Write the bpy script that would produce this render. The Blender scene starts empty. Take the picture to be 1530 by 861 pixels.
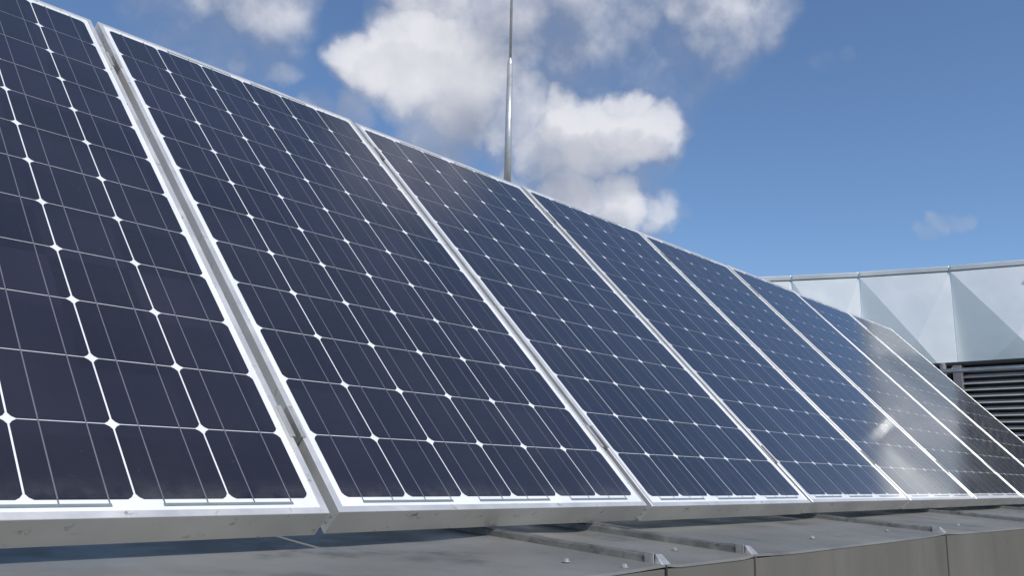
import bpy, bmesh, math, random
from mathutils import Vector, Matrix
R = math.radians
S = bpy.context.scene
COL = S.collection

# ------------------------------------------------------------------ camera
cam_d = bpy.data.cameras.new('camera')
cam = bpy.data.objects.new('camera', cam_d); COL.objects.link(cam)
C0 = Vector((0.0109, -1.0768, 0.0414))
rx = Vector((0.6644732, -0.7469977, 0.0216756))
ry = Vector((0.1688191, 0.1217876, -0.9780940))
rz = Vector((0.7279941, 0.6535765, 0.2070321))
M = Matrix((( rx.x, -ry.x, -rz.x), (rx.y, -ry.y, -rz.y), (rx.z, -ry.z, -rz.z))).to_4x4()
cam.matrix_world = Matrix.Translation(C0) @ M
cam_d.sensor_width = 36; cam_d.lens = 36 * 1312.7 / 1530
cam_d.clip_start = 0.02; cam_d.clip_end = 4000
S.camera = cam

# ------------------------------------------------------------------ exposure, sun, sky
S.view_settings.view_transform = 'Standard'
S.view_settings.look = 'None'
S.view_settings.exposure = 0.0
S.view_settings.gamma = 1.0
SUN_AZ, SUN_EL = 195.0, 50.0          # azimuth from +Y towards +X


def azel(az, el):
    a, e = R(az), R(el)
    return Vector((math.sin(a) * math.cos(e), math.cos(a) * math.cos(e), math.sin(e)))


sd = bpy.data.lights.new('sun', 'SUN'); sd.energy = 3.6; sd.angle = R(0.53); sd.color = (1.0, 0.95, 0.88)
sun = bpy.data.objects.new('sun', sd); COL.objects.link(sun)
sun.rotation_euler = azel(SUN_AZ, SUN_EL).to_track_quat('Z', 'Y').to_euler()
sun.location = (0, -3, 6)

world = bpy.data.worlds.new('World'); S.world = world; world.use_nodes = True
wt = world.node_tree; wt.nodes.clear()


class NT:
    """small wrapper to write node graphs tersely"""
    def __init__(s, tree): s.t = tree
    def n(s, kind, **kw):
        nd = s.t.nodes.new(kind)
        for k, v in kw.items():
            setattr(nd, k, v)
        return nd
    def l(s, a, b): s.t.links.new(a, b)
    def put(s, sock, v):
        if isinstance(v, bpy.types.NodeSocket): s.l(v, sock)
        elif v is not None: sock.default_value = v
    def math(s, op, a, b=None, c=None, clamp=False):
        nd = s.n('ShaderNodeMath', operation=op, use_clamp=clamp)
        s.put(nd.inputs[0], a)
        if b is not None: s.put(nd.inputs[1], b)
        if c is not None: s.put(nd.inputs[2], c)
        return nd.outputs[0]
    def vmath(s, op, a, b=None, scale=None):
        nd = s.n('ShaderNodeVectorMath', operation=op)
        s.put(nd.inputs[0], a)
        if b is not None: s.put(nd.inputs[1], b)
        if scale is not None: s.put(nd.inputs['Scale'], scale)
        return nd.outputs['Value'] if op in ('DOT_PRODUCT', 'LENGTH') else nd.outputs['Vector']
    def noise(s, vec, scale, detail=4, rough=.55, col=False, dist=0.0):
        nd = s.n('ShaderNodeTexNoise')
        s.put(nd.inputs['Vector'], vec); nd.inputs['Scale'].default_value = scale
        nd.inputs['Detail'].default_value = detail; nd.inputs['Roughness'].default_value = rough
        nd.inputs['Distortion'].default_value = dist
        return nd.outputs['Color' if col else 'Fac']
    def remap(s, v, a, b, c=0.0, d=1.0, smooth=True):
        nd = s.n('ShaderNodeMapRange', interpolation_type='SMOOTHSTEP' if smooth else 'LINEAR')
        s.put(nd.inputs[0], v)
        for i, x in zip((1, 2, 3, 4), (a, b, c, d)): s.put(nd.inputs[i], x)
        return nd.outputs[0]
    def mix(s, f, a, b):
        nd = s.n('ShaderNodeMix', data_type='RGBA')
        s.put(nd.inputs[0], f); s.put(nd.inputs[6], a); s.put(nd.inputs[7], b)
        return nd.outputs[2]


# cloud density as a function of the view direction
CLOUDS = [(40.9, 26.0, 3.0, 1.15), (37.8, 25.8, 2.0, 1.1), (44.2, 25.1, 3.8, 1.0), (46.5, 28.1, 4.0, .75),
          (51.5, 28.5, 4.0, .6), (48.6, 22.8, 2.6, .8), (51.9, 22.4, 1.9, 1.0), (53.9, 21.5, 2.6, 1.0), (56.8, 22.0, 2.0, 1.0),
          (55.9, 24.0, 1.1, .9), (50.4, 20.6, 2.2, .85), (48.0, 26.0, 5.0, .5), (56.0, 27.0, 4.5, .38), (28.0, 27.5, 4.5, .35), (52.5, 19.8, 4.5, .5), (50.5, 17.0, 3.5, .55), (51.8, 18.0, 2.2, .9), (55.0, 17.3, 1.9, .9),
          (57.7, 17.0, 1.3, .7), (48.2, 17.6, 1.7, .8), (62.1, 28.0, 2.6, .62), (65.3, 28.3, 1.5, .55), (60.6, 29.4, 2.2, .7),
          (30.7, 28.9, 2.9, .62), (26.5, 28.5, 1.6, .5), (34.0, 22.3, 1.0, .42), (36.4, 22.6, 1.2, .60), (32.2, 24.6, .9, .34),
          (29.4, 24.5, 1.0, .45), (26.2, 24.4, .7, .4), (75.9, 15.1, .5, .33), (75.1, 15.0, .5, .36), (74.3, 14.8, .5, .33), (68.4, 25.2, .8, .22), (70.0, 25.2, .7, .2),
          (57.0, 29.6, 2.3, .5), (41.7, 30.5, 2.6, .8), (42.6, 21.3, 2.3, .7),
          (62.5, 45.5, 4.6, .62), (57.5, 47.0, 3.0, .5), (150, 35, 14, .8), (230, 30, 18, .9), (300, 32, 16, .8), (265, 60, 12, .6),
          (200, 20, 9, .7), (335, 20, 9, .7)]
cg = bpy.data.node_groups.new('cloud_density', 'ShaderNodeTree')
cg.interface.new_socket('Dir', in_out='INPUT', socket_type='NodeSocketVector')
cg.interface.new_socket('Density', in_out='OUTPUT', socket_type='NodeSocketFloat')
g = NT(cg); gi = g.n('NodeGroupInput'); go = g.n('NodeGroupOutput')
d0 = gi.outputs[0]
w1 = g.vmath('SCALE', g.vmath('SUBTRACT', g.noise(d0, 9, 3, .5, col=True), (.5, .5, .5)), scale=.075)
w2 = g.vmath('SCALE', g.vmath('SUBTRACT', g.noise(d0, 38, 3, .5, col=True), (.5, .5, .5)), scale=.022)
dd = g.vmath('NORMALIZE', g.vmath('ADD', g.vmath('ADD', d0, w1), w2))
acc = None
for az, el, r, w in CLOUDS:
    dot = g.vmath('DOT_PRODUCT', dd, tuple(azel(az, el)))
    b = g.remap(dot, math.cos(R(r * 1.6)), math.cos(R(r * .15)), 0, w)
    acc = b if acc is None else g.math('MAXIMUM', acc, b)
nz = g.noise(d0, 22, 7, .56)
big = g.noise(d0, 8, 4, .5)
v = g.math('ADD', acc, g.math('MULTIPLY', g.math('SUBTRACT', nz, .5), .70))
v = g.math('ADD', v, g.math('MULTIPLY', g.math('SUBTRACT', big, .5), .35))
v = g.math('MULTIPLY', v, g.remap(acc, .02, .22))
g.l(g.remap(v, -.02, 1.08), go.inputs[0])

w = NT(wt)
tc = w.n('ShaderNodeTexCoord')
dirn = w.vmath('NORMALIZE', tc.outputs['Generated'])
sky = w.n('ShaderNodeTexSky', sky_type='NISHITA')
sky.sun_disc = False; sky.sun_elevation = R(SUN_EL); sky.sun_rotation = R(SUN_AZ)
sky.altitude = 100; sky.air_density = 1.0; sky.dust_density = .0; sky.ozone_density = 6.0
bg_sky = w.n('ShaderNodeBackground'); bg_sky.inputs[1].default_value = 0.130
w.l(sky.outputs[0], bg_sky.inputs[0])


def dens(vec):
    gn = w.n('ShaderNodeGroup'); gn.node_tree = cg
    w.l(vec, gn.inputs[0]); return gn.outputs[0]


de = dens(dirn)
tow = (azel(48, 85) + azel(100, 20) * .5).normalized()
de2 = dens(w.vmath('NORMALIZE', w.vmath('ADD', dirn, tuple(tow * .050))))
lit = w.math('SUBTRACT', de, de2)
fine = w.noise(dirn, 14, 4, .5)
shade = w.math('ADD', w.math('MULTIPLY', lit, .85), w.math('MULTIPLY', w.math('SUBTRACT', fine, .5), .9))
shade = w.math('ADD', shade, .46, clamp=True)
# the main cloud is the brightest one
for az_, el_, r_, k_ in ((43.6, 22.0, 3.2, -.42), (52.0, 19.2, 3.6, -.12), (49.5, 27.5, 4.5, -.30), (60.0, 29.5, 3.0, -.25), (37.0, 22.6, 2.5, -.2)):
    shade = w.math('ADD', shade, w.remap(w.vmath('DOT_PRODUCT', dirn, tuple(azel(az_, el_))), math.cos(R(r_)), math.cos(R(r_ * .1)), 0, k_), clamp=True)
thin = w.remap(de, .15, .85, -.30, .06)
shade = w.math('ADD', shade, thin, clamp=True)
mb = w.remap(w.vmath('DOT_PRODUCT', dirn, tuple(azel(40.6, 25.2))), math.cos(R(5.5)), math.cos(R(.6)), 0, .42)
shade = w.math('ADD', shade, mb, clamp=True)
ccol = w.mix(shade, (.31, .345, .44, 1), (.88, .88, .92, 1))
bg_c = w.n('ShaderNodeBackground'); w.l(ccol, bg_c.inputs[0]); bg_c.inputs[1].default_value = 0.94
mx = w.n('ShaderNodeMixShader'); w.l(w.math('MULTIPLY', de, .93), mx.inputs[0])
w.l(bg_sky.outputs[0], mx.inputs[1]); w.l(bg_c.outputs[0], mx.inputs[2])
wo = w.n('ShaderNodeOutputWorld'); w.l(mx.outputs[0], wo.inputs[0])

# ------------------------------------------------------------------ helpers
def tag(o, label=None, cat=None, group=None, kind=None):
    if label: o['label'] = label
    if cat: o['category'] = cat
    if group: o['group'] = group
    if kind: o['kind'] = kind
    return o


def empty(name, loc=(0, 0, 0), rot=(0, 0, 0)):
    o = bpy.data.objects.new(name, None); COL.objects.link(o)
    o.location = loc; o.rotation_euler = rot; o.empty_display_size = .1
    return o


class MB:
    def __init__(s): s.v = []; s.f = []
    def quad(s, *p): i = len(s.v); s.v += [tuple(q) for q in p]; s.f.append(tuple(range(i, i + len(p))))
    def hexa(s, b, t):
        """b, t: four points each, bottom and top loops in the same order (ccw seen from above)"""
        i = len(s.v); s.v += [tuple(q) for q in b] + [tuple(q) for q in t]
        s.f += [(i+3, i+2, i+1, i), (i+4, i+5, i+6, i+7)]
        for k in range(4):
            j = (k + 1) % 4; s.f.append((i+k, i+j, i+4+j, i+4+k))
    def box(s, x0, x1, y0, y1, z0, z1):
        s.hexa([(x0, y0, z0), (x1, y0, z0), (x1, y1, z0), (x0, y1, z0)],
               [(x0, y0, z1), (x1, y0, z1), (x1, y1, z1), (x0, y1, z1)])
    def tube(s, p, q, r, r2=None, n=16, cap=True):
        p, q = Vector(p), Vector(q); r2 = r if r2 is None else r2
        a = (q - p).normalized(); u = a.orthogonal().normalized(); w_ = a.cross(u)
        i = len(s.v)
        for c, rr in ((p, r), (q, r2)):
            for k in range(n):
                t = 2 * math.pi * k / n
                s.v.append(tuple(c + (u * math.cos(t) + w_ * math.sin(t)) * rr))
        for k in range(n):
            j = (k + 1) % n; s.f.append((i+k, i+j, i+n+j, i+n+k))
        if cap: s.f += [tuple(i+k for k in reversed(range(n))), tuple(i+n+k for k in range(n))]
    def prism(s, prof, a, b):
        """prof: list of (offset Vector) polygon; swept from a to b"""
        i = len(s.v); n = len(prof)
        for c in (a, b):
            for q in prof: s.v.append(tuple(Vector(c) + Vector(q)))
        for k in range(n):
            j = (k + 1) % n; s.f.append((i+k, i+j, i+n+j, i+n+k))
        s.f += [tuple(i+k for k in reversed(range(n))), tuple(i+n+k for k in range(n))]
    def build(s, name, m, parent=None, bevel=0, smooth=False, mats=None, idx=None):
        me = bpy.data.meshes.new(name); me.from_pydata(s.v, [], s.f)
        bm = bmesh.new(); bm.from_mesh(me)
        bmesh.ops.recalc_face_normals(bm, faces=bm.faces) if bevel is not None else None
        bm.to_mesh(me); bm.free()
        me.materials.append(m)
        o = bpy.data.objects.new(name, me); COL.objects.link(o)
        if parent: o.parent = parent
        if bevel:
            b = o.modifiers.new('bevel', 'BEVEL'); b.width = bevel; b.segments = 2; b.limit_method = 'ANGLE'; b.angle_limit = R(35)
        if smooth:
            for p in me.polygons: p.use_smooth = True
        return o


def copy_tree(o, parent=None):
    c = o.copy(); COL.objects.link(c); c.parent = parent
    for ch in [x for x in o.children]: copy_tree(ch, c)
    return c


def mat(name):
    m = bpy.data.materials.new(name); m.use_nodes = True
    t = NT(m.node_tree); b = m.node_tree.nodes['Principled BSDF']
    return m, t, b


def bump(t, b, h, strength, dist):
    n = t.n('ShaderNodeBump'); n.inputs['Strength'].default_value = strength; n.inputs['Distance'].default_value = dist
    t.l(h, n.inputs['Height']); t.l(n.outputs[0], b.inputs['Normal'])


def metal(name, c1, c2, metallic=.7, r1=.35, r2=.5, scale=6, bscale=40, bstr=.1, bdist=.002, stain=None, coords='Object', stretch=(1, 1, 1)):
    m, t, b = mat(name)
    tcn = t.n('ShaderNodeTexCoord')
    mp = t.n('ShaderNodeMapping'); mp.inputs['Scale'].default_value = stretch
    t.l(tcn.outputs[coords], mp.inputs[0]); vec = mp.outputs[0]
    n1 = t.noise(vec, scale, 6, .6)
    f = t.remap(n1, .3, .7)
    col = t.mix(f, (*c1, 1), (*c2, 1))
    if stain:
        sc, lo, hi, sm = stain
        k = t.remap(t.noise(vec, sm, 8, .65), lo, hi)
        col = t.mix(k, col, (*sc, 1))
    t.l(col, b.inputs['Base Color'])
    b.inputs['Metallic'].default_value = metallic
    t.l(t.remap(t.noise(vec, scale * 2.3, 5, .6), .3, .7, r1, r2), b.inputs['Roughness'])
    if bstr: bump(t, b, t.noise(vec, bscale, 4, .5), bstr, bdist)
    return m


# ------------------------------------------------------------------ materials
def laminated(name, base_fn, rough, coat_r=.072):
    """surface seen through the module glass: base + clear glass coat with a film of dust"""
    m, t, b = mat(name)
    tcn = t.n('ShaderNodeTexCoord'); oi = t.n('ShaderNodeObjectInfo')
    vec = t.vmath('ADD', tcn.outputs['Object'], t.vmath('SCALE', (13.1, 7.7, 3.3), scale=oi.outputs['Random']))
    col = base_fn(t, tcn.outputs['Object'], vec, oi)
    dust = t.math('MULTIPLY', t.remap(t.noise(vec, 3.2, 7, .62), .30, .75), .012)
    spots = t.math('MULTIPLY', t.remap(t.noise(vec, 95, 3, .5), .70, .78), .05)
    sy = t.n('ShaderNodeSeparateXYZ'); t.l(tcn.outputs['Object'], sy.inputs[0])
    line = t.math('MULTIPLY', t.remap(sy.outputs[1], .075, .008), t.remap(t.noise(vec, 14, 6, .65), .38, .72, 0, .11))
    dust = t.math('ADD', t.math('ADD', t.math('ADD', dust, spots), .003), line)
    col = t.mix(dust, col, (.55, .53, .48, 1))
    t.l(col, b.inputs['Base Color'])
    b.inputs['Roughness'].default_value = rough
    b.inputs['Specular IOR Level'].default_value = .18
    b.inputs['Coat Weight'].default_value = 1.0
    b.inputs['Sheen Weight'].default_value = .03; b.inputs['Sheen Roughness'].default_value = .45
    b.inputs['Coat IOR'].default_value = 1.5
    t.l(t.remap(t.noise(vec, 2.1, 4, .5), .3, .7, coat_r, coat_r * 2.0), b.inputs['Coat Roughness'])
    # roller wave of tempered glass: extremely shallow
    bn = t.n('ShaderNodeBump'); bn.inputs['Strength'].default_value = .35; bn.inputs['Distance'].default_value = .0006
    t.l(t.noise(vec, 5.5, 2, .5), bn.inputs['Height']); t.l(bn.outputs[0], b.inputs['Coat Normal'])
    return m


def cell_col(t, obj, vec, oi):
    # each wafer a slightly different tint; fine printed fingers
    mp = t.n('ShaderNodeMapping'); mp.inputs['Location'].default_value = (-.02135, -.0287, 0)
    mp.inputs['Scale'].default_value = (1 / .1275, 1 / .1298, 1)
    t.l(obj, mp.inputs[0])
    fl = t.vmath('FLOOR', mp.outputs[0])
    wn = t.n('ShaderNodeTexWhiteNoise'); t.l(t.vmath('ADD', fl, t.vmath('SCALE', (31.0, 17.0, 5.0), scale=oi.outputs['Random'])), wn.inputs[0])
    c = t.mix(wn.outputs['Value'], (.0070, .0066, .0120, 1), (.0150, .0130, .0250, 1))
    n = t.remap(t.noise(vec, 60, 3, .6), .3, .7)
    c = t.mix(t.math('MULTIPLY', n, .35), c, (.0135, .0125, .022, 1))
    # printed silver fingers across the wafer
    sp = t.n('ShaderNodeSeparateXYZ'); t.l(obj, sp.inputs[0])
    ph = t.math('FRACT', t.math('MULTIPLY', sp.outputs[1], 1 / .0024))
    fg = t.math('MULTIPLY', t.math('LESS_THAN', ph, .05), .16)
    return t.mix(fg, c, (.30, .30, .33, 1))


M_cell = laminated('silicon_cell', cell_col, .42)
M_back = laminated('white_backsheet', lambda t, o, v, oi: t.mix(t.remap(t.noise(v, 8, 5, .6), .3, .7), (.80, .81, .83, 1), (.70, .72, .74, 1)), .55)
M_bus = laminated('tinned_ribbon', lambda t, o, v, oi: t.mix(t.noise(v, 20, 3, .6), (.17, .17, .20, 1), (.10, .105, .125, 1)), .4)
M_string = laminated('string_ribbon', lambda t, o, v, oi: t.mix(t.noise(v, 20, 3, .6), (.20, .24, .26, 1), (.13, .17, .18, 1)), .4)
M_frame = metal('anodised_aluminium', (.85, .83, .805), (.75, .725, .69), .68, .36, .50, 5, 120, .06, .0006,
                stain=((.27, .24, .20), .59, .72, 36))
M_clamp = metal('grey_clamp_metal', (.58, .57, .55), (.44, .43, .41), .6, .35, .5, 20, 100, .1, .001)
M_rail = metal('mill_aluminium', (.55, .56, .56), (.45, .45, .46), .8, .35, .5, 9, 100, .05, .001)
M_steel = metal('galvanised_steel', (.50, .52, .53), (.38, .40, .41), .85, .25, .4, 12, 60, .05, .001)
M_mast = metal('mast_metal', (.56, .57, .58), (.46, .47, .48), .45, .30, .45, 8, 60, .05, .001)
M_black = metal('black_plastic', (.02, .02, .02), (.03, .03, .03), 0, .4, .5, 9, 60, .05, .001)
M_coping = metal('weathered_zinc_sheet', (.222, .218, .204), (.158, .156, .146), .15, .42, .62, 3.5, 5, .55, .006,
                 stain=((.095, .098, .096), .56, .75, 7))
M_coping.node_tree.nodes['Principled BSDF'].inputs['Specular IOR Level'].default_value = .3
M_seam = metal('weathered_zinc_seam', (.23, .225, .21), (.12, .12, .112), .45, .40, .6, 14, 55, .6, .004,
               stain=((.075, .07, .06), .52, .68, 22))
M_fascia = metal('fascia_sheet', (.162, .152, .134), (.128, .121, .107), .15, .42, .55, 4, 4, .3, .006,
                 stain=((.10, .097, .09), .55, .78, 5), stretch=(1, 1, .25))
M_cap = metal('bright_cut_metal', (.62, .61, .60), (.35, .34, .33), .6, .35, .5, 40, 90, .3, .001)
M_clad = metal('galvanised_cladding', (.82, .85, .855), (.72, .76, .77), .40, .28, .42, .9, 1.1, .35, .05,
               stain=((.50, .58, .60), .58, .85, 2.2))
M_capstone = metal('parapet_flashing', (.66, .68, .68), (.52, .55, .56), .5, .35, .5, 2, 5, .2, .01)
M_louvre = metal('louvre_blade_metal', (.62, .63, .64), (.50, .51, .52), .3, .4, .55, 5, 20, .1, .002)
M_post = metal('post_metal', (.36, .34, .35), (.28, .27, .28), .5, .4, .55, 8, 30, .2, .002)
M_dark = metal('dark_plenum', (.035, .037, .041), (.025, .027, .030), 0, .7, .8, 5, 20, .0, .002)
M_deck = metal('roof_membrane', (.50, .465, .42), (.40, .37, .335), 0, .75, .9, 1.5, 60, .3, .004, stain=((.16, .155, .14), .5, .7, 3))
M_ground = metal('ground', (.085, .095, .05), (.13, .12, .10), 0, .9, 1, .02, 1, .2, .1)
M_wall = metal('rendered_wall', (.40, .39, .37), (.34, .33, .31), 0, .8, .9, .8, 30, .3, .004)

# ------------------------------------------------------------------ setting
GZ = -1.55           # terrace the viewer stands on


def sheet(name, pts, z, m, kind='structure'):
    b = MB(); b.quad(*[(x, y, z) for x, y in pts]); o = b.build(name, m); return tag(o, kind=kind)


gb = MB()
N = 48
for ring, (ra, rb_) in enumerate(((0, 60), (60, 400), (400, 3000))):
    for k in range(N):
        a0, a1 = 2*math.pi*k/N, 2*math.pi*(k+1)/N
        p = [(ra*math.cos(a0), ra*math.sin(a0), -14), (rb_*math.cos(a0), rb_*math.sin(a0), -14), (rb_*math.cos(a1), rb_*math.sin(a1), -14), (ra*math.cos(a1), ra*math.sin(a1), -14)]
        gb.quad(*(p if ra else p[1:] + p[:1])) if ra else gb.quad((0, 0, -14), p[1], p[2])
tag(gb.build('ground', M_ground), kind='structure')
tb = MB(); tb.box(-6, 17.5, -9, 17.5, -13.99, GZ)
tag(tb.build('roof_terrace', M_deck), kind='structure')

# raised plinth roof that carries the array, behind the coping
COP_Y0 = -.335       # front edge of coping


def cop_y(x):        # front edge bends out slightly to the right
    return COP_Y0 - (max(0, x - 2.57) * .045)


def cop_z(y): return -.090 + .06 * (y + .34)


SEAMS = [-1.05, .10, 1.196, 1.484, 2.574, 3.60, 4.65, 5.72, 6.70, 7.55]
COP_Y1 = .40
random.seed(4)
par = tag(empty('parapet_wall', (1.4, COP_Y0, GZ)), 'low grey sheet metal parapet with a seamed coping under the solar panels', 'parapet')


def P_(o):      # parent while keeping world placement
    o.parent = par; o.matrix_parent_inverse = Matrix.Translation(par.location).inverted(); return o


OV = .018
for i in range(len(SEAMS) - 1):
    x0, x1 = SEAMS[i] + .0015, SEAMS[i+1] - .0015
    dz0 = random.uniform(-.0008, .0008); n = 14; mrow = 10
    b = MB(); idx = {}
    rs = random.Random(i)
    a1, a2 = rs.uniform(-.002, .002), rs.uniform(-.002, .002)
    top = []
    for a in range(n + 1):
        for c in range(mrow + 1):
            x = x0 + (x1 - x0) * a / n
            yf = cop_y(x); y = yf + (COP_Y1 - yf) * c / mrow
            u, v_ = a / n, c / mrow
            z = cop_z(y) + dz0 + a1 * math.sin(math.pi * u) * math.sin(math.pi * v_) + a2 * math.sin(2 * math.pi * u) * math.sin(math.pi * v_)
            z += .0035 * (max(0, 1 - u * 9) + max(0, 1 - (1 - u) * 9))     # sheet turns up at the seams
            idx[a, c] = len(b.v); b.v.append((x, y, z))
    for a in range(n):
        for c in range(mrow):
            b.f.append((idx[a, c], idx[a+1, c], idx[a+1, c+1], idx[a, c+1]))
    # folded drip edge
    for a in range(n):
        p, q = b.v[idx[a, 0]], b.v[idx[a+1, 0]]
        b.quad((p[0], p[1] - .002, p[2] - .004), (q[0], q[1] - .002, q[2] - .004), q, p)
    P_(b.build('coping_sheet', M_coping, bevel=0))
    # fascia below the drip edge
    f = MB()
    xs = [x0 + .001, x1 - .001]
    def fz(x): return cop_z(cop_y(x)) - .0042
    y0, y1 = cop_y(xs[0]) - .0008, cop_y(xs[1]) - .0008
    f.hexa([(xs[0], y0, GZ), (xs[1], y1, GZ), (xs[1], y1 + .03, GZ), (xs[0], y0 + .03, GZ)],
           [(xs[0], y0, fz(xs[0])), (xs[1], y1, fz(xs[1])), (xs[1], y1 + .03, fz(xs[1])), (xs[0], y0 + .03, fz(xs[0]))])
    P_(f.build('fascia_panel', M_fascia, bevel=.0015))
b = MB(); b.box(SEAMS[0], SEAMS[-1], COP_Y0 + .04, .385, GZ, -.16)
P_(b.build('wall', M_wall))

# standing seams with folded ends
for i, X in enumerate(SEAMS[1:-1]):
    rs = random.Random(20 + i)
    b = MB(); n = 26; yA = cop_y(X) + .016; yB = .37
    prof0 = [(-.013, 0), (-.010, .0105), (-.004, .0135), (.005, .0130), (.010, .010), (.014, 0)]
    for k in range(n + 1):
        y = yA + (yB - yA) * k / n
        jit = rs.uniform(-.0009, .0009); jh = rs.uniform(.88, 1.10)
        for (px, pz) in prof0:
            b.v.append((X + px + jit, y, cop_z(y) + .0015 + pz * jh))
    L = len(prof0)
    for k in range(n):
        for j in range(L - 1):
            b.f.append((k*L+j, k*L+j+1, (k+1)*L+j+1, (k+1)*L+j))
    b.f.append(tuple(range(L)))
    seam = P_(b.build('standing_seam', M_seam, bevel=0))
    e = MB()     # bright folded end: a thin upright tab and a sloping gusset
    ye = yA - .0015; ze = cop_z(ye) + .002
    e.box(X - .0135, X - .0115, ye - .002, ye + .014, ze, ze + .0165)
    e.hexa([(X - .009, ye - .0155, ze - .001), (X + .014, ye - .0155, ze - .001), (X + .014, ye, ze), (X - .009, ye, ze)],
           [(X - .0085, ye - .0150, ze), (X + .0135, ye - .0150, ze), (X + .012, ye - .001, ze + .013), (X - .006, ye - .001, ze + .0145)])
    P_(e.build('seam_end_cap', M_cap, bevel=.0006))
    h = MB()     # dark open joint under the end
    h.box(X - .0017, X + .0017, cop_y(X) - .0032, cop_y(X) + .004, cop_z(cop_y(X)) - .30, cop_z(cop_y(X)) - .001)
    P_(h.build('joint_gap', M_dark if i < 2 else M_fascia))
for (x, y) in [(1.070, -.245), (1.385, -.236), (1.113, -.318), (2.411, -.241), (3.0, -.25), (.70, -.25), (1.95, -.24), (4.1, -.25)]:
    b = MB(); z = cop_z(y) + .0005
    b.tube((x, y, z), (x, y, z + .0012), .0062, n=18); b.tube((x, y, z + .0012), (x, y, z + .0050), .0038, .0034, n=6)
    P_(b.build('bolt', M_cap))
# deck under the array
b = MB(); b.box(-3, 6.9, .386, 3.9, GZ + .01, -.17)
tag(b.build('upper_roof', M_deck), kind='structure')

# ------------------------------------------------------------------ solar panels
W, H = .808, 1.612
GAP = .0174
PITCH = W + GAP
TILT = 46.24
CX0, CY0 = .0215 + .00005, .0285        # first cell corner inside the module
PX, PY = .1275, .1298
CW, CH_ = .1250, .1283
FD = .046
t = R(TILT)
vdir = Vector((0, math.cos(t), math.sin(t))); nrm = Vector((0, -math.sin(t), math.cos(t)))


def make_panel():
    root = empty('solar_panel')
    # frame: one mitred extrusion profile round the module
    prof = [(0.0007, .0018), (0, .0011), (0, -FD + .0008), (.0008, -FD), (.026, -FD), (.026, -FD + .0018), (.0018, -FD + .0018),
            (.0018, -.005), (.0112, -.005), (.0112, .0012), (.0106, .0018)]
    b = MB(); L = len(prof)
    for (cx, cy, sx, sy) in ((0, 0, 1, 1), (W, 0, -1, 1), (W, H, -1, -1), (0, H, 1, -1)):
        for (i_, z) in prof: b.v.append((cx + sx * i_, cy + sy * i_, z))
    for k in range(4):
        k2 = (k + 1) % 4
        for j in range(L):
            j2 = (j + 1) % L; b.f.append((k*L+j, k*L+j2, k2*L+j2, k2*L+j))
    b.build('frame', M_frame, root)
    # laminate: white backsheet under glass
    b = MB(); b.box(.0030, W - .0030, .0030, H - .0030, -.0046, 0.0)
    back = b.build('backsheet', M_back, root)
    # 6 x 12 pseudo-square wafers
    b = MB(); ch = .0088; z = .00035
    for c in range(6):
        for r in range(12):
            x0 = CX0 + c * PX + (PX - CW) / 2; y0 = CY0 + r * PY + (PY - CH_) / 2; x1 = x0 + CW; y1 = y0 + CH_
            q = .40 * ch
            b.quad((x0 + ch, y0, z), (x1 - ch, y0, z), (x1 - q, y0 + q, z), (x1, y0 + ch, z), (x1, y1 - ch, z), (x1 - q, y1 - q, z),
                   (x1 - ch, y1, z), (x0 + ch, y1, z), (x0 + q, y1 - q, z), (x0, y1 - ch, z), (x0, y0 + ch, z), (x0 + q, y0 + q, z))
    cells = b.build('cell_grid', M_cell, root)
    # two tabbing ribbons down every column
    b = MB(); z = .0006
    for c in range(6):
        for fx in (.27, .74):
            x = CX0 + c * PX + (PX - CW) / 2 + fx * CW
            b.quad((x - .0009, CY0 - .0075, z), (x + .0009, CY0 - .0075, z), (x + .0009, CY0 + 12 * PY + .0075, z), (x - .0009, CY0 + 12 * PY + .0075, z))
    b.build('busbar_ribbons', M_bus, cells)
    # cross ribbons in the bottom and top margins
    z = .0009
    def xr(c, fx): return CX0 + c * PX + (PX - CW) / 2 + fx * CW
    for c in (0, 2, 4):
        b = MB(); b.quad((xr(c, .27) - .002, CY0 - .0105, z), (xr(c+1, .74) + .002, CY0 - .0105, z), (xr(c+1, .74) + .002, CY0 - .0060, z), (xr(c, .27) - .002, CY0 - .0060, z)); b.build('string_connector', M_string, back)
    for c0, c1 in ((1, 2), (3, 4)):
        ya = CY0 + 12 * PY
        b = MB(); b.quad((xr(c0, .27) - .002, ya + .0060, z), (xr(c1, .74) + .002, ya + .0060, z), (xr(c1, .74) + .002, ya + .0105, z), (xr(c0, .27) - .002, ya + .0105, z)); b.build('string_connector', M_string, back)
    b = MB(); b.box(W/2 - .06, W/2 + .06, H - .22, H - .10, -.026, -.0048)
    b.build('junction_box', M_black, root, bevel=.003)
    return root


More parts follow.
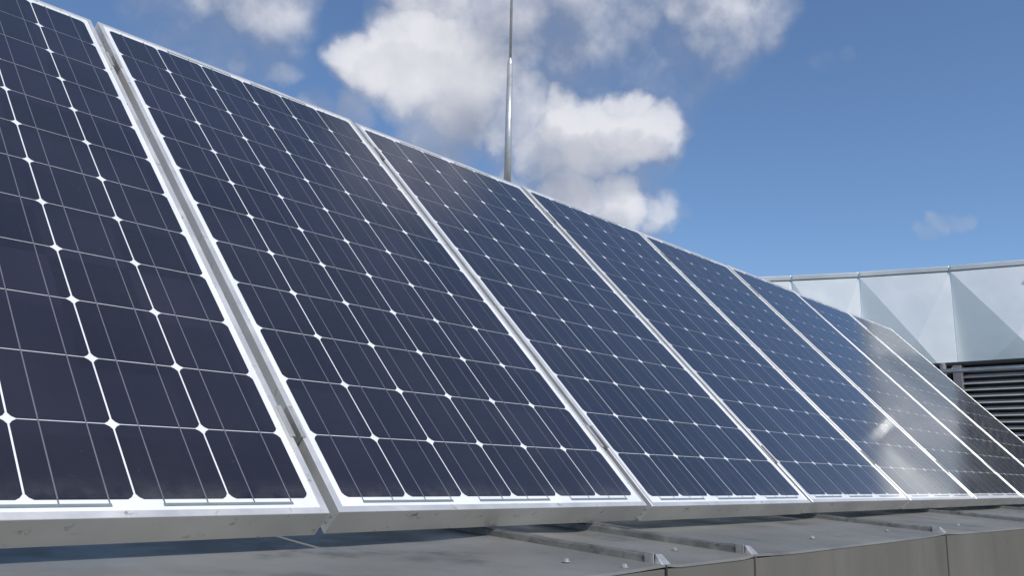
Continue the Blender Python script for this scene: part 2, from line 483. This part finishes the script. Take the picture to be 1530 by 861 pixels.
origin = Vector((0, 0, 0)) - vdir * CY0 - Vector((0.0, 0, 0))
proto = make_panel()
where = ['leftmost solar panel in the row, nearest the viewer and cut off by the left edge',
         'second solar panel from the left, large, its lower left corner beside the wide silver gap',
         'third solar panel from the left, with the lightning rod rising behind its upper edge',
         'fourth solar panel from the left, above the third seam of the metal coping',
         'fifth solar panel from the left, deep blue, in the middle of the receding row',
         'sixth solar panel from the left, with the bright glare at its lower right',
         'seventh solar panel from the left, mostly washed grey by the glare',
         'last solar panel at the far right end of the row, beside the louvres']
random.seed(11)
TW = [(0, 0, 0), (0, 0, 0), (0, 0, 0), (0, 0, 0), (0, 0, 0), (0, 0, 0), (0, 0, 0), (0, 0, 0)]
for i in range(8):
    o = proto if i == 0 else copy_tree(proto)
    j = (0, .004, -.002, .001, -.001, .001, 0, .001)[i]
    o.location = origin + Vector((i * PITCH, 0, 0)) + vdir * (0, .0015, -.001, .001, 0, .001, 0, 0)[i]
    o.rotation_euler = (R(TILT) + (0, .0015, -.001, .001, 0, .0012, -.001, .0)[i], 0, (0, .001, -.0008, 0, .001, 0, 0, 0)[i])
    tag(o, where[i], 'solar panel', 'solar panels in one tilted row')

# clamps between neighbouring modules
CT = [.155 + CY0, 1.37 + CY0]


def make_clamp():
    root = empty('panel_clamp')
    b = MB(); g_ = GAP / 2 - .0012; Lc = .034
    # open channel that drops into the gap, with ears resting on both frames
    b.box(-g_, -g_ + .002, -Lc, Lc, -.030, .0022); b.box(g_ - .002, g_, -Lc, Lc, -.030, .0022)
    b.box(-g_ + .002, g_ - .002, -Lc, Lc, -.030, -.0275)
    b.box(-g_ - .0060, -g_ + .002, -Lc, Lc, .0023, .0045); b.box(g_ - .002, g_ + .0060, -Lc, Lc, .0023, .0045)
    b.build('channel', M_clamp, root, bevel=.0005)
    b = MB(); b.tube((0, 0, -.0275), (0, 0, -.0205), .0058, n=6)
    b.build('bolt_head', M_steel, root)
    return root


cl = make_clamp(); k = 0
names = ['first', 'second', 'third', 'fourth', 'fifth', 'sixth', 'seventh']
for i in range(7):
    for j_, tt in enumerate(CT):
        o = cl if k == 0 else copy_tree(cl); k += 1
        o.location = origin + Vector((i * PITCH + W + GAP / 2, 0, 0)) + vdir * (tt + (.02 if i % 2 else 0))
        o.rotation_euler = (R(TILT), 0, 0)
        tag(o, '%s grey clamp in the %s gap between panels, counted from the left' % (('lower', 'upper')[j_], names[i]), 'clamp', 'clamps between the solar panels')

# rails and triangular supports behind the modules
for j_, tt in enumerate(CT):
    b = MB()
    c = origin + vdir * tt - nrm * (FD + .021)
    pr = [vdir * a + nrm * z for a, z in ((-.02, -.02), (.02, -.02), (.02, .0195), (-.02, .0195))]
    b.prism(pr, c + Vector((-.05, 0, 0)), c + Vector((8 * PITCH + .03, 0, 0)))
    tag(b.build('mounting_rail', M_rail, bevel=.002), ('lower', 'upper')[j_] + ' aluminium rail running behind the row of solar panels', 'rail', 'rails behind the solar panels')
for i in range(5):
    X = .35 + i * 1.5
    root = tag(empty('support_frame', (X, .7, -.17)), 'aluminium triangle holding up the panels, number %s from the left' % ('one', 'two', 'three', 'four', 'five')[i], 'support', 'supports behind the solar panels')
    def rel(p): return Vector(p) - root.location
    s0 = origin + vdir * .14 - nrm * (FD + .064); s1 = origin + vdir * 1.5 - nrm * (FD + .064)
    s0.x = s1.x = X
    b = MB(); pr = [Vector((-.02, 0, 0)) - nrm * .02, Vector((.02, 0, 0)) - nrm * .02, Vector((.02, 0, 0)) + nrm * .02, Vector((-.02, 0, 0)) + nrm * .02]
    b.prism(pr, rel(s0), rel(s1)); b.build('sloping_beam', M_rail, root)
    b = MB(); b.box(-.018, .018, s1.y - .06 - .018 - .7, s1.y - .06 + .018 - .7, .041, s1.z - .12 + .17); b.build('leg', M_rail, root)
    b = MB(); b.box(-.02, .02, .40 - .7, s1.y + .10 - .7, .001, .040); b.build('base_beam', M_rail, root)

# ------------------------------------------------------------------ lightning rod
D = 6.6; pz = azel(47.6, 0) * D; px_, py_ = C0.x + pz.x, C0.y + pz.y
rod = tag(empty('lightning_rod', (px_, py_, -.17)), 'thin galvanised lightning rod rising behind the third solar panel', 'lightning rod')
zt = C0.z + D * math.tan(R(26.25)) + .17
b = MB(); b.tube((0, 0, 0), (0, 0, zt - 1.2), .0345, .0310, 28); b.tube((0, 0, zt - 1.2), (0, 0, zt), .0310, .0225, 28, cap=True)
b.build('mast', M_mast, rod, smooth=False)
for p in rod.children[0].data.polygons: p.use_smooth = len(p.vertices) == 4
b = MB(); b.tube((0, 0, zt), (0, 0, zt + .05), .0225, .0120, 24)
b.build('tapered_collar', M_mast, rod)
b = MB(); b.tube((0, 0, zt + .05), (0, 0, zt + 1.9), .0115, .0095, 16); b.tube((0, 0, zt + 1.9), (0, 0, zt + 2.05), .0095, .0010, 16)
b.build('rod_tip', M_mast, rod, smooth=True)
b = MB(); b.box(-.13, .13, -.13, .13, 0.001, .012); b.build('base_plate', M_steel, rod)

# ------------------------------------------------------------------ faceted metal building
BR = 8.6
bc = Vector((C0.x, C0.y, 0))
AZ = [45.2, 49.8, 54.2, 58.3, 62.2, 66.15, 70.15, 75.2, 80.6, 86.2, 92.0, 98.0, 104.0, 110.0]
ZT, ZB = 1.900, .852


def bp(az, r, z): q = azel(az, 0) * r; return Vector((bc.x + q.x, bc.y + q.y, z))


def rad(az): return BR + min(.95, max(0, az - 80.6) * .065)
bld = tag(empty('faceted_metal_building', bp(75, 8.9, GZ)), 'curved building clad in folded silver metal triangles behind the far end of the row', 'building')


def B_(o): o.parent = bld; o.matrix_parent_inverse = Matrix.Translation(bld.location).inverted(); return o


for i in range(len(AZ) - 1):
    a0, a1 = AZ[i] + .012, AZ[i+1] - .012
    r0, r1 = rad(a0), rad(a1)
    A = bp(a0, r0 - .012, ZT); Bb = bp(a0, r0 + .01, ZB); Cc = bp(a1, r1 - (.17 if AZ[i] > 75 else .12), ZB); Dd = bp(a1, r1 + .00, ZT)
    Mm = A.lerp(Cc, .60) + (bc - A).normalized() * .024; Mm.z = A.lerp(Cc, .60).z
    b = MB(); i0 = len(b.v)
    b.v += [tuple(x) for x in (A, Bb, Cc, Dd, Mm)]
    back = [p + (p - Vector((bc.x, bc.y, p.z))).normalized() * .35 for p in (A, Bb, Cc, Dd)]
    b.v += [tuple(x) for x in back]
    b.f += [(0, 1, 4), (1, 2, 4), (0, 4, 3), (4, 2, 3), (5, 8, 7, 6), (0, 3, 8, 5), (1, 6, 7, 2), (0, 5, 6, 1), (2, 7, 8, 3)]
    B_(b.build('facade_panel', M_clad, bevel=.006))
    b = MB()     # top flashing, one piece per bay
    z0, z1 = ZT + .003, ZT + .052
    o0, o1 = [Vector((q.x, q.y, z0)) + (bc - q).normalized() * .008 for q in (A, Dd)]; o0.z = o1.z = z0; q0, q1 = bp(a0, r0 + .5, z0), bp(a1, r1 + .5, z0)
    up = Vector((0, 0, z1 - z0))
    b.hexa([o0, q0, q1, o1], [o0 + up, q0 + up + Vector((0, 0, .02)), q1 + up + Vector((0, 0, .02)), o1 + up])
    B_(b.build('parapet_flashing', M_capstone, bevel=.008))
    b = MB()
    o0, o1 = bp(AZ[i], r0 + .12, GZ), bp(AZ[i+1], r1 + .12, GZ); q0, q1 = bp(AZ[i], r0 + .3, GZ), bp(AZ[i+1], r1 + .3, GZ)
    up = Vector((0, 0, ZB - .004 - GZ))
    b.hexa([o0, q0, q1, o1], [o0 + up, q0 + up, q1 + up, o1 + up])
    B_(b.build('base_wall', M_wall))

# added reflector strip, tilted to throw a sun glint onto the panels
nf = azel(239.5, 19.0); P0 = Vector((8.458, .44, 1.865))
e1 = azel(175, 0); e1 = (e1 - nf * e1.dot(nf)).normalized(); e2 = nf.cross(e1).normalized()
if e2.z < 0: e2 = -e2
ax = (e1 * .55 + e2 * .83).normalized(); bx = nf.cross(ax)
b = MB(); b.hexa([P0 - ax*.12 - bx*.038 - nf*.004, P0 + ax*.12 - bx*.038 - nf*.004, P0 + ax*.12 + bx*.038 - nf*.004, P0 - ax*.12 + bx*.038 - nf*.004],
                 [P0 - ax*.12 - bx*.038, P0 + ax*.12 - bx*.038, P0 + ax*.12 + bx*.038, P0 - ax*.12 + bx*.038])
B_(b.build('glint_reflector_strip', metal('glint_reflector_metal', (.8, .82, .83), (.7, .72, .73), .6, .36, .46, 3, 20, .1, .001), bevel=None))

# ------------------------------------------------------------------ louvre screen and its guard rail
LX = 7.70; LZ = 1.006
scr = tag(empty('louvre_screen', (LX, 0, GZ)), 'dark ventilation louvre with horizontal grey blades below the metal facade', 'louvre')


def L_(o): o.parent = scr; o.matrix_parent_inverse = Matrix.Translation(scr.location).inverted(); return o


Y0, Y1 = -3.6, .925
b = MB(); z = .892
while z > GZ + .1:
    b.prism([Vector((.040, 0, .012)), Vector((-.002, 0, -.012)), Vector((0, 0, -.017)), Vector((.045, 0, .008))], (LX + .012, Y0, z), (LX + .012, Y1, z))
    z -= .0518
L_(b.build('slats', M_louvre))
b = MB(); b.box(LX + .10, LX + .13, Y0, Y1 + .06, GZ, LZ - .03); L_(b.build('back_panel', M_dark))
for yy in (Y1, -.4, -2.0, Y0 - .04):
    b = MB(); b.box(LX - .022, LX + .05, yy, yy + .066, GZ, LZ - .03); L_(b.build('frame_post', M_post, bevel=.003))
b = MB(); b.box(LX - .01, LX + .12, Y0, 2.9, LZ - .028, LZ); L_(b.build('top_frame', M_dark, bevel=.003))
b = MB(); b.box(LX + .02, LX + .05, Y1 + .09, 2.9, GZ, LZ - .032); L_(b.build('side_panel', M_dark))
hr = tag(empty('guard_rail', (LX - .16, 1.33, GZ)), 'grey metal guard rail on a round post running in front of the louvres', 'guard rail')
def G_(o): o.parent = hr; o.matrix_parent_inverse = Matrix.Translation(hr.location).inverted(); return o
b = MB(); b.tube((LX - .16, -3.6, .905), (LX - .16, 2.9, .925), .017, n=14); G_(b.build('top_rail', M_steel, smooth=True))
for yy in (1.035, -1.2, -3.5, 2.6):
    b = MB(); b.tube((LX - .115, yy, GZ), (LX - .115, yy, .975), .024, n=18); b.tube((LX - .115, yy, .975), (LX - .115, yy, .988), .026, .012, n=18)
    G_(b.build('post', M_post))
# plant box behind the louvres
b = MB(); b.box(LX + .135, LX + .42, Y0, 2.9, GZ, LZ - .06)
tag(b.build('plant_enclosure', M_dark), 'dark flat-topped plant enclosure directly behind the louvre blades', 'enclosure')

# ------------------------------------------------------------------ render settings
S.render.engine = 'CYCLES'
S.cycles.max_bounces = 8
S.cycles.sample_clamp_indirect = 6
S.cycles.sample_clamp_direct = 0
